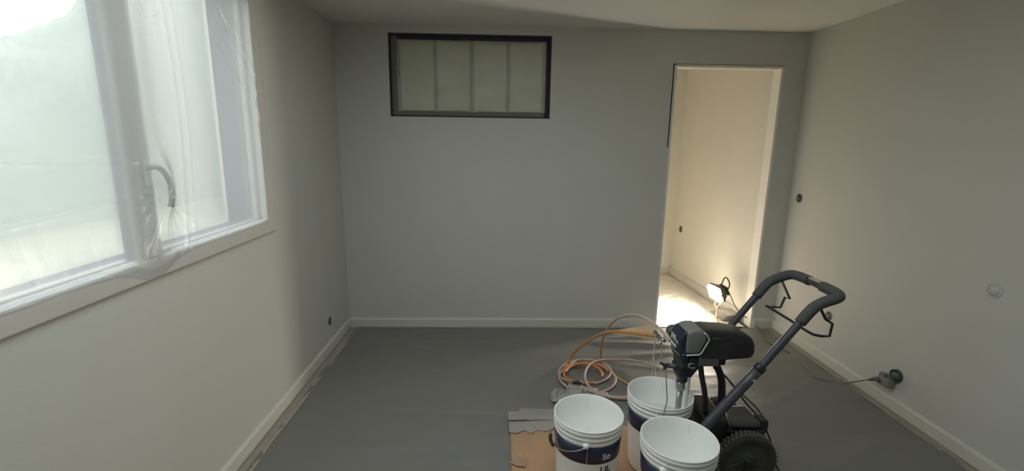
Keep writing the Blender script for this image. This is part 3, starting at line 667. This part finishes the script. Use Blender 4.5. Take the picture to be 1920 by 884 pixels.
def make_bucket(loc, face, label, fill, swing=1):
    """face: direction (radians) the label front faces, local frame"""
    t = thing('paint_bucket', label, 'bucket', loc, 'white paint buckets', local=True)
    prof = [(0.0001, 0.0), (0.113, 0.0), (0.1175, 0.004), (rbody(.02), .02), (rbody(.1), .1), (rbody(.2), .2), (rbody(.288), .288), (0.1345, .289),
            (0.1375, .291), (0.1375, .296), (0.1350, .298), (0.1352, .309), (0.1395, .311), (0.1395, .316), (0.1358, .318), (0.1362, .329), (0.1400, .331), (0.1400, .336), (0.1375, .338),
            (0.1385, BH - .005), (0.1398, BH - 0.001), (0.1390, BH), (0.1355, BH), (0.1345, BH - .003), (0.1330, .300), (0.1165, .008), (0.0001, .006)]
    b = obj('body', LT(prof, seg=72), PLASTIC, t)
    z0, z1 = 0.205, 0.284
    bm = bmesh.new(); seg = 72
    for i in range(seg):
        pass
    vs = []
    for i in range(seg):
        a = T * i / seg
        vs.append([bm.verts.new(((rbody(z) + .0007) * math.cos(a), (rbody(z) + .0007) * math.sin(a), z)) for z in (z0 + 0.005 * math.cos(a - face), z1)])
    for i in range(seg):
        f = bm.faces.new((vs[i][0], vs[(i + 1) % seg][0], vs[(i + 1) % seg][1], vs[i][1])); f.smooth = True
    lb = obj('label_band', bm, NAVY, t); solid(lb, 0.0004)
    def put(name, bm, a, z, m, out=0.0014, slope=0):
        bend(bm, rbody, a, z, out, slope); return obj(name, bm, m, lb)
    # angles grow anticlockwise from above, so 'right' on the label is +angle
    put('lettering', text_mesh('So', 0.036, bold=True), face + 0.62, 0.238, WHITEP)
    put('lettering', text_mesh('UL', 0.040, bold=True), face + 0.62, 0.180, GREENP)
    bm = bmesh.new(); box(bm, -.0008, .0008, -.042, .038, 0, .0005); put('label_seam', bm, face + 0.02, 0.245, WHITEP)
    for k, pts in enumerate(([(-.022, .020), (-.008, .032), (.006, .022), (-.004, .010), (.010, -.002), (.024, -.010)], [(-.030, -.012), (-.018, .004), (-.002, .006), (.004, -.010), (.016, -.022)],
                             [(-.026, .006), (-.020, .022), (-.012, .018), (-.016, .004)], [(-.012, -.016), (.000, -.006), (.014, -.018), (.030, -.020)])):
        put('emblem_line', swoosh(pts, 0.0016), face - 1.12, 0.243, WHITEP)
    # bail: two ears, wire, black grip
    for s in (0, 1):
        a = face - 0.02 + s * PI
        M = Matrix.Rotation(a, 4, 'Z') @ Matrix.Translation((0.1345, 0, 0.292)) @ Matrix.Rotation(PI / 2, 4, 'Y')
        e = obj('handle_ear', LT([(0.0001, 0), (0.014, 0), (0.013, .006), (0.007, .008), (0.006, .012), (0.0001, .012)], seg=20, mtx=M), PLASTIC, t)
        bm = BX(0.131, 0.1385, -0.002, 0.002, 0.292, 0.336); bmesh.ops.rotate(bm, cent=(0, 0, 0), matrix=Matrix.Rotation(a + .10, 3, 'Z'), verts=bm.verts[:])
        obj('ear_rib', bm, PLASTIC, e)
    pts = []
    for i in range(25):
        s = i / 24; a = face - 0.02 - swing * s * PI
        pts.append(((0.147 + 0.004 * math.sin(PI * s)) * math.cos(a), (0.147 + .004 * math.sin(PI * s)) * math.sin(a), 0.292 - 0.068 * math.sin(PI * s) ** 0.8))
    w_ = obj('wire_bail', TB(pts, 0.0019, seg=8), STEEL, t)
    obj('bail_grip', TB(pts[8:13], 0.0075, seg=12), BLACKP, w_)
    if fill:
        rf = 0.1165 + (0.1330 - 0.1165) * (fill / 0.300) - .0006
        obj('paint', LT([(0.0001, fill), (rf * .5, fill), (rf, fill + .0008), (rf, fill - .004), (0.0001, fill - .004)], seg=48), PAINT, t)
    return t
cA, cB, cC = (0.372, 1.693), (0.718, 1.846), (0.680, 1.527)
ZC = 0.0255
def fdir(c): return math.atan2(-c[1], -c[0])
make_bucket((*cA, ZC), fdir(cA) + 0.0, 'empty white paint bucket with navy label band at the front left, standing on the cardboard', 0.03)
make_bucket((*cB, ZC), fdir(cB) - 0.10, 'white paint bucket behind the other two with the sprayer intake standing in it', 0.22, -1)
make_bucket((*cC, ZC), fdir(cC) - 0.30, 'nearest white paint bucket at the lower right with a little paint left in it', 0.10, -1)

# ------------------------------------------------------------------ airless sprayer on its cart
sp = thing('airless_sprayer', 'black and grey airless paint sprayer on a two-wheeled cart with a tall looped handle', 'paint sprayer', (0.98, 1.86, 0))
YN, YF = 1.70, 2.02
# frame tubes
for nm, y in (('frame_tube', YN), ('frame_tube', YF)):
    o = obj(nm, TB([(1.062, y, .572), (0.852, y, .290), (0.842, y, .262), (0.838, y, .23), (0.845, y, .18), (0.868, y + (1.86 - y) * .2, .145), (0.91, y + (1.86 - y) * .35, .13), (1.13, y + (1.86 - y) * .42, .13)], 0.0205, seg=16, smooth=3), TUBE, sp)
    obj('sleeve_collar', TB([(1.050, y, .556), (1.066, y, .5775)], 0.0225, seg=16), BLACKP, o)
    obj('snap_button', TB([(1.03, y - .024, .52), (1.03, y - .016, .52)], 0.006, seg=10), SILV, o)
    for k in range(5):
        bm = bmesh.new(); q_ = 0.2 + 0.16 * k
        px = 0.852 + (1.062 - .852) * q_; pz = .290 + (.572 - .290) * q_
        bmesh.ops.create_icosphere(bm, subdivisions=1, radius=0.0022 + 0.0016 * random.random(), matrix=Matrix.Translation((px - .008 * random.random(), y - .0185, pz + .006 * random.random())) @ Matrix.Diagonal((1.4, .35, .8, 1)))
        obj('paint_fleck', bm, WHITEP, o)
# telescoping handle
HB = []
hp = [(1.04, .541), (1.12, .655), (1.195, .760), (1.225, .803), (1.250, .830), (1.285, .848), (1.325, .862)]
for x, z in hp: HB.append((x, YN, z))
HB += [(1.345, YN + .012, .869), (1.352, YN + .05, .872), (1.352, 1.80, .873), (1.352, 1.92, .873), (1.352, YF - .05, .872), (1.345, YF - .012, .869)]
for x, z in hp[::-1]: HB.append((x, YF, z))
hn = obj('handle', TB(HB, 0.0155, seg=16, smooth=5), TUBE, sp)
full = smooth_path(HB, 5)
g1 = [p for i, p in enumerate(full) if 10 <= i <= 46]
g2 = [p for i, p in enumerate(full) if len(full) - 1 - 46 <= i <= len(full) - 1 - 10]
obj('foam_grip', TB(g1, 0.0215, seg=16), GRIP, hn); obj('foam_grip', TB(g2, 0.0215, seg=16), GRIP, hn)
o = obj('tape_strip', TB([(1.352, 1.80, .882), (1.352, 1.92, .882)], 0.0105, seg=12), TAN, hn); o['label'] = 'tan strip of tape'
# hose rack bent from rod
YFr, YNr = 2.0, 1.72
rk = [aty(1467, 529, YFr), aty(1481, 561, YFr), aty(1472, 558, YFr - .005), aty(1463, 577, YFr - .01), aty(1450, 576, YFr), aty(1437, 574, YFr), aty(1480, 600, 1.86), aty(1512, 621, YNr + .04), aty(1525, 628, YNr), aty(1540, 631, YNr - .005), aty(1555, 631, YNr - .01), aty(1561, 608, YNr - .01), aty(1548, 599, YNr), aty(1538, 578, YNr)]
obj('hose_rack', TB(rk, 0.0055, seg=8), BLACKP, hn)
obj('rack_tip', TB([aty(1553, 600, YNr), aty(1554, 592, YNr), aty(1558, 593, YNr)], 0.004, seg=8), SILV, hn)
# wheels with lugged tyres
def wheel(y):
    cx, cz, ro = 1.066, 0.130, 0.126
    M = Matrix.Translation((cx, y, cz)) @ Matrix.Rotation(PI / 2, 4, 'X')
    w_ = .022
    ty = obj('wheel', LT([(.088, -w_ + .002), (.100, -w_ - .002), (.116, -w_), (ro - .003, -w_ + .008), (ro, 0), (ro - .003, w_ - .008), (.116, w_), (.100, w_ + .002), (.088, w_ - .002)], seg=56, mtx=M), RUBBER, sp)
    ty['label'] = 'dusty black rubber-tyred wheel'
    bm = bmesh.new()
    for k in range(40):
        for s in (-1, 1):
            a = T * (k + (0.5 if s > 0 else 0)) / 40
            b2 = BX(ro - .006, ro - .0003, s * .011 - .007, s * .011 + .007, -.0045, .0045)
            bmesh.ops.rotate(b2, cent=(0, 0, 0), matrix=Matrix.Rotation(a, 3, 'Y'), verts=b2.verts[:])
            me = bpy.data.meshes.new('m'); b2.to_mesh(me); b2.free()
            n0 = len(bm.verts); bm.from_mesh(me); bpy.data.meshes.remove(me); bm.verts.ensure_lookup_table()
            for v in bm.verts[n0:]: v.co += Vector((cx, y, cz))
    obj('tread_blocks', bm, mat('tread_dust', (0.13, 0.125, 0.105), 0.85, var=.4, vscale=30), ty)
    obj('wheel_disc', LT([(.0001, -.016), (.03, -.016), (.034, -.010), (.078, -.014), (.088, -.018), (.090, -.018), (.090, .018), (.088, .018), (.078, .014), (.034, .010), (.03, .016), (.0001, .016)], seg=48, mtx=M), RIMG, ty)
    obj('hub_cap', LT([(.0001, .030), (.011, .029), (.015, .024), (.016, .012)], seg=24, mtx=M), BLACKP, ty)
    bm = bmesh.new()
    for k in range(3):
        b2 = BX(.03, .084, -.018, -.013, -.005, .005)
        bmesh.ops.rotate(b2, cent=(0, 0, 0), matrix=Matrix.Rotation(T * k / 5 + .3, 3, 'Y'), verts=b2.verts[:])
        me = bpy.data.meshes.new('m'); b2.to_mesh(me); b2.free(); n0 = len(bm.verts); bm.from_mesh(me); bpy.data.meshes.remove(me); bm.verts.ensure_lookup_table()
        for v in bm.verts[n0:]: v.co += Vector((cx, y, cz))
    obj('disc_rib', bm, RIMG, ty)
wheel(1.728); wheel(1.998)
obj('axle', TB([(1.066, 1.72, .130), (1.066, 2.00, .130)], 0.009, seg=12), STEEL, sp)
obj('foot', TB([(0.90, YN, .13), (0.885, YN, .06), (0.885, YN, .004)], [0.014, 0.016, 0.019], seg=12), BLACKP, sp)
obj('foot', TB([(0.90, YF, .13), (0.885, YF, .06), (0.885, YF, .004)], [0.014, 0.016, 0.019], seg=12), BLACKP, sp)
o = obj('crossmember', BX(0.93, 0.955, 1.76, 1.96, .118, .142), TUBE, sp); bev(o)
# tool tray between the wheels
o = obj('tool_tray', BX(1.00, 1.175, 1.785, 1.945, .142, .225), BLACKP, sp); bev(o, 0.01, 3)
tr = o
o = obj('tray_lid', BX(1.02, 1.16, 1.79, 1.94, .225, .258), mat('lid_grey', (0.075, 0.075, 0.075), 0.45), tr); bev(o, 0.016, 3)
o = obj('tray_latch', BX(1.155, 1.195, 1.80, 1.86, .20, .262), BLACKP, tr); bev(o, 0.008, 3)
o = obj('rear_shield', BX(0.885, 0.99, 1.75, 1.97, .142, .30), mat('shield_black', (0.016, .016, .02), .45), sp); bev(o, 0.02, 3)
# motor unit
MN, MF = 1.762, 1.878
def prism(pts_xz, y0, y1, m, name, parent, bw=0.012, seg=4):
    bm = bmesh.new(); a = [bm.verts.new((x, y0, z)) for x, z in pts_xz]; b = [bm.verts.new((x, y1, z)) for x, z in pts_xz]; n = len(a)
    bm.faces.new(a); bm.faces.new(b[::-1])
    for i in range(n): bm.faces.new((a[i], a[(i + 1) % n], b[(i + 1) % n], b[i]))
    o = obj(name, bm, m, parent); bev(o, bw, seg)
    for p in o.data.polygons: p.use_smooth = True
    return o
mo = prism([(.835, 0.6985), (.870, 0.7012), (.96, 0.6938), (1.02, 0.6838), (1.054, 0.6665), (1.072, 0.6319), (1.074, 0.595), (1.060, 0.572), (.92, 0.56), (.835, 0.562)], MN + .004, MF - .004, SHROUD, 'motor_shroud', sp, .018, 5)
bm = bmesh.new(); tube(bm, [(.885, MN + .004, 0.662), (.97, MN + .006, 0.6564)], 0.003, seg=8)
obj('shroud_groove', bm, BLACKP, mo)
gc = prism([(.775, 0.6911), (.800, 0.7002), (.835, 0.7021), (.852, 0.6947), (.866, 0.6656), (.858, 0.6438), (.838, 0.6028), (.828, 0.594), (.775, 0.594)], MN - .002, MF + .002, GREYC, 'side_cover', sp, .014, 4)
obj('silver_edge', TB([(.845, MN - .001, 0.6911), (.858, MN - .004, 0.6821), (.869, MN - .004, 0.662), (.861, MN - .004, 0.6438), (.842, MN - .004, 0.6028), (.832, MN - .003, 0.594), (.78, MN - .003, 0.592)], 0.0035, seg=8), SILV, gc)
fc = prism([(.752, 0.6547), (.764, 0.6838), (.785, 0.6911), (.793, 0.6821), (.793, 0.545), (.775, 0.54), (.762, 0.56), (.754, 0.6)], MN + .003, MF - .003, NAVYC, 'front_cover', sp, .016, 4)
def on_front(bm, yc, zc):      # text plane x,y -> world -Y.., facing -X
    for v in bm.verts:
        x, y, z = v.co; v.co = Vector((0.7525 + 0.004 * max(0, (zc + y) - .66) * 10 - z, yc - x, zc + y))
    return bm
obj('lettering', on_front(text_mesh('390', 0.038, bold=True), 1.842, .640), WHITEP, fc)
obj('lettering', on_front(text_mesh('PC', 0.017, bold=True), 1.797, .632), WHITEP, fc)
bm = bmesh.new()
for k in range(7): box(bm, .7505, .7530, 1.806 + k * .009, 1.812 + k * .009, .604, .615)
obj('print_bar', bm, WHITEP, fc)
obj('cover_trim', TB([(.757, MF - .01, .607), (.752, 1.83, .584), (.758, MN + .008, .588), (.775, MN, .594)], 0.0025, seg=8), GREYC, fc)
o = obj('gearbox', BX(.775, .86, 1.79, 1.89, .510, .60), mat('casting', (0.05, 0.053, 0.058), 0.4, var=.2), sp); bev(o, 0.012, 3)
o = obj('control_box', BX(.838, .925, MN + .004, MN + .06, .538, .580), mat('control_grey', (0.10, 0.105, 0.10), 0.45), sp); bev(o, 0.004)
obj('control_knob', TB([(.815, MN + .05, .558), (.815, MN + .004, .558)], 0.017, seg=20), BLACKP, sp)
obj('prime_lever', TB([aty(1303, 690, MN), aty(1296, 691, MN), aty(1291, 687, MN), aty(1294, 683, MN), aty(1301, 683, MN)], 0.0035, seg=8, smooth=3), CHROME, sp)
obj('side_filter', TB([(0.775, MF + .004, .635), (0.775, MF + .045, .635)], 0.026, seg=20), mat('filter_grey', (0.09, 0.095, 0.09), 0.45), sp)
# pump and siphon
PX, PY = 0.800, 1.835
pm = obj('pump_cylinder', LT([(.0001, .43), (.017, .43), (.017, .465), (.021, .47), (.021, .50), (.018, .505), (.018, .56), (.0001, .56)], seg=20, mtx=Matrix.Translation((PX, PY, 0))), mat('casting', (0, 0, 0)), sp)
obj('siphon_nut', LT([(.0001, .395), (.018, .395), (.0205, .402), (.0205, .428), (.016, .436), (.0001, .436)], seg=8, mtx=Matrix.Translation((PX, PY, 0))), CHROME, pm)
obj('siphon_tube', TB([(PX, PY, .40), (PX - .002, PY, .255)], 0.013, seg=16), CHROME, pm)
obj('strainer', TB([(PX - .002, PY, .285), (PX - .002, PY, .256)], [0.020, 0.024], seg=16), SMEAR, pm)
o = obj('pump_bracket', BX(.77, .83, 1.79, 1.88, .475, .515), BLACKP, sp); bev(o, 0.006)
obj('drain_tube', TB([aty(1291, 694, 1.80), aty(1292, 705, 1.80), aty(1290, 730, 1.80), aty(1287, 750, 1.80), (0.815, 1.80, .26)], 0.0062, seg=10, smooth=3), mat('clear_drain', (0.50, 0.51, 0.50), 0.35), sp)
ov = obj('outlet_valve', TB([(.80, 1.84, .525), aty(1268, 688, 1.83), aty(1252, 686, 1.83)], [0.014, 0.013, 0.011], seg=12), mat('casting', (0, 0, 0)), sp)
bm = bmesh.new(); p = aty(1247, 688, 1.83)
tube(bm, [p + Vector((0, 0, .012)), p - Vector((0, 0, .014))], 0.008, seg=10); tube(bm, [p + Vector((-.022, 0, .018)), p + Vector((.004, 0, .004))], 0.006, seg=8)
obj('valve_lever', bm, BLACKP, ov)
obj('bleed_tube', TB([aty(1248, 693, 1.70), aty(1249, 712, 1.70), aty(1250, 735, 1.70), aty(1249, 760, 1.69), (0.648, 1.672, .27)], 0.0024, seg=6, smooth=4), mat('bleed_grey', (0.25, .25, .24), .4), sp)
# struts from motor to axle frame
obj('support_strut', TB([(.86, 1.80, .545), (.872, 1.80, .48), (.893, 1.80, .40), (.908, 1.80, .30)], 0.0115, seg=10, smooth=4), BLACKP, sp)
obj('support_strut', TB([(.90, 1.86, .545), (.945, 1.86, .52), (.985, 1.86, .45), (1.00, 1.86, .37), (1.005, 1.86, .25)], 0.016, seg=12, smooth=4), BLACKP, sp)
obj('support_strut', TB([(.835, 1.86, .52), (.80, 1.90, .47), (.835, 1.94, .40), (.88, 1.98, .30)], 0.012, seg=10, smooth=4), BLACKP, sp)
o = obj('motor_plate', BX(.835, .965, 1.785, 1.90, .532, .582), BLACKP, sp); bev(o, 0.008)
pc = obj('power_cable', TB([aty(1338, 690, 1.87), aty(1356, 702, 1.88), aty(1378, 728, 1.90), aty(1400, 758, 1.93), aty(1424, 785, 1.93), atz(1440, 815, .08), atz(1447, 838, .03), atz(1450, 862, .014), atz(1462, 886, .012)], 0.0042, seg=8, smooth=5), DCORD, sp)
obj('power_cable', TB([aty(1386, 735, 1.95), aty(1405, 752, 1.95), aty(1422, 770, 1.95), aty(1432, 785, 1.95)], 0.004, seg=8, smooth=5), mat('brown_lead', (0.13, .11, .085), .5), sp)
obj('brake_rod', TB([aty(1361, 775, 1.76), aty(1372, 815, 1.74)], 0.0022, seg=6), STEEL, sp)
for o in list(bpy.data.objects):
    if 'local' in o: del o['local']
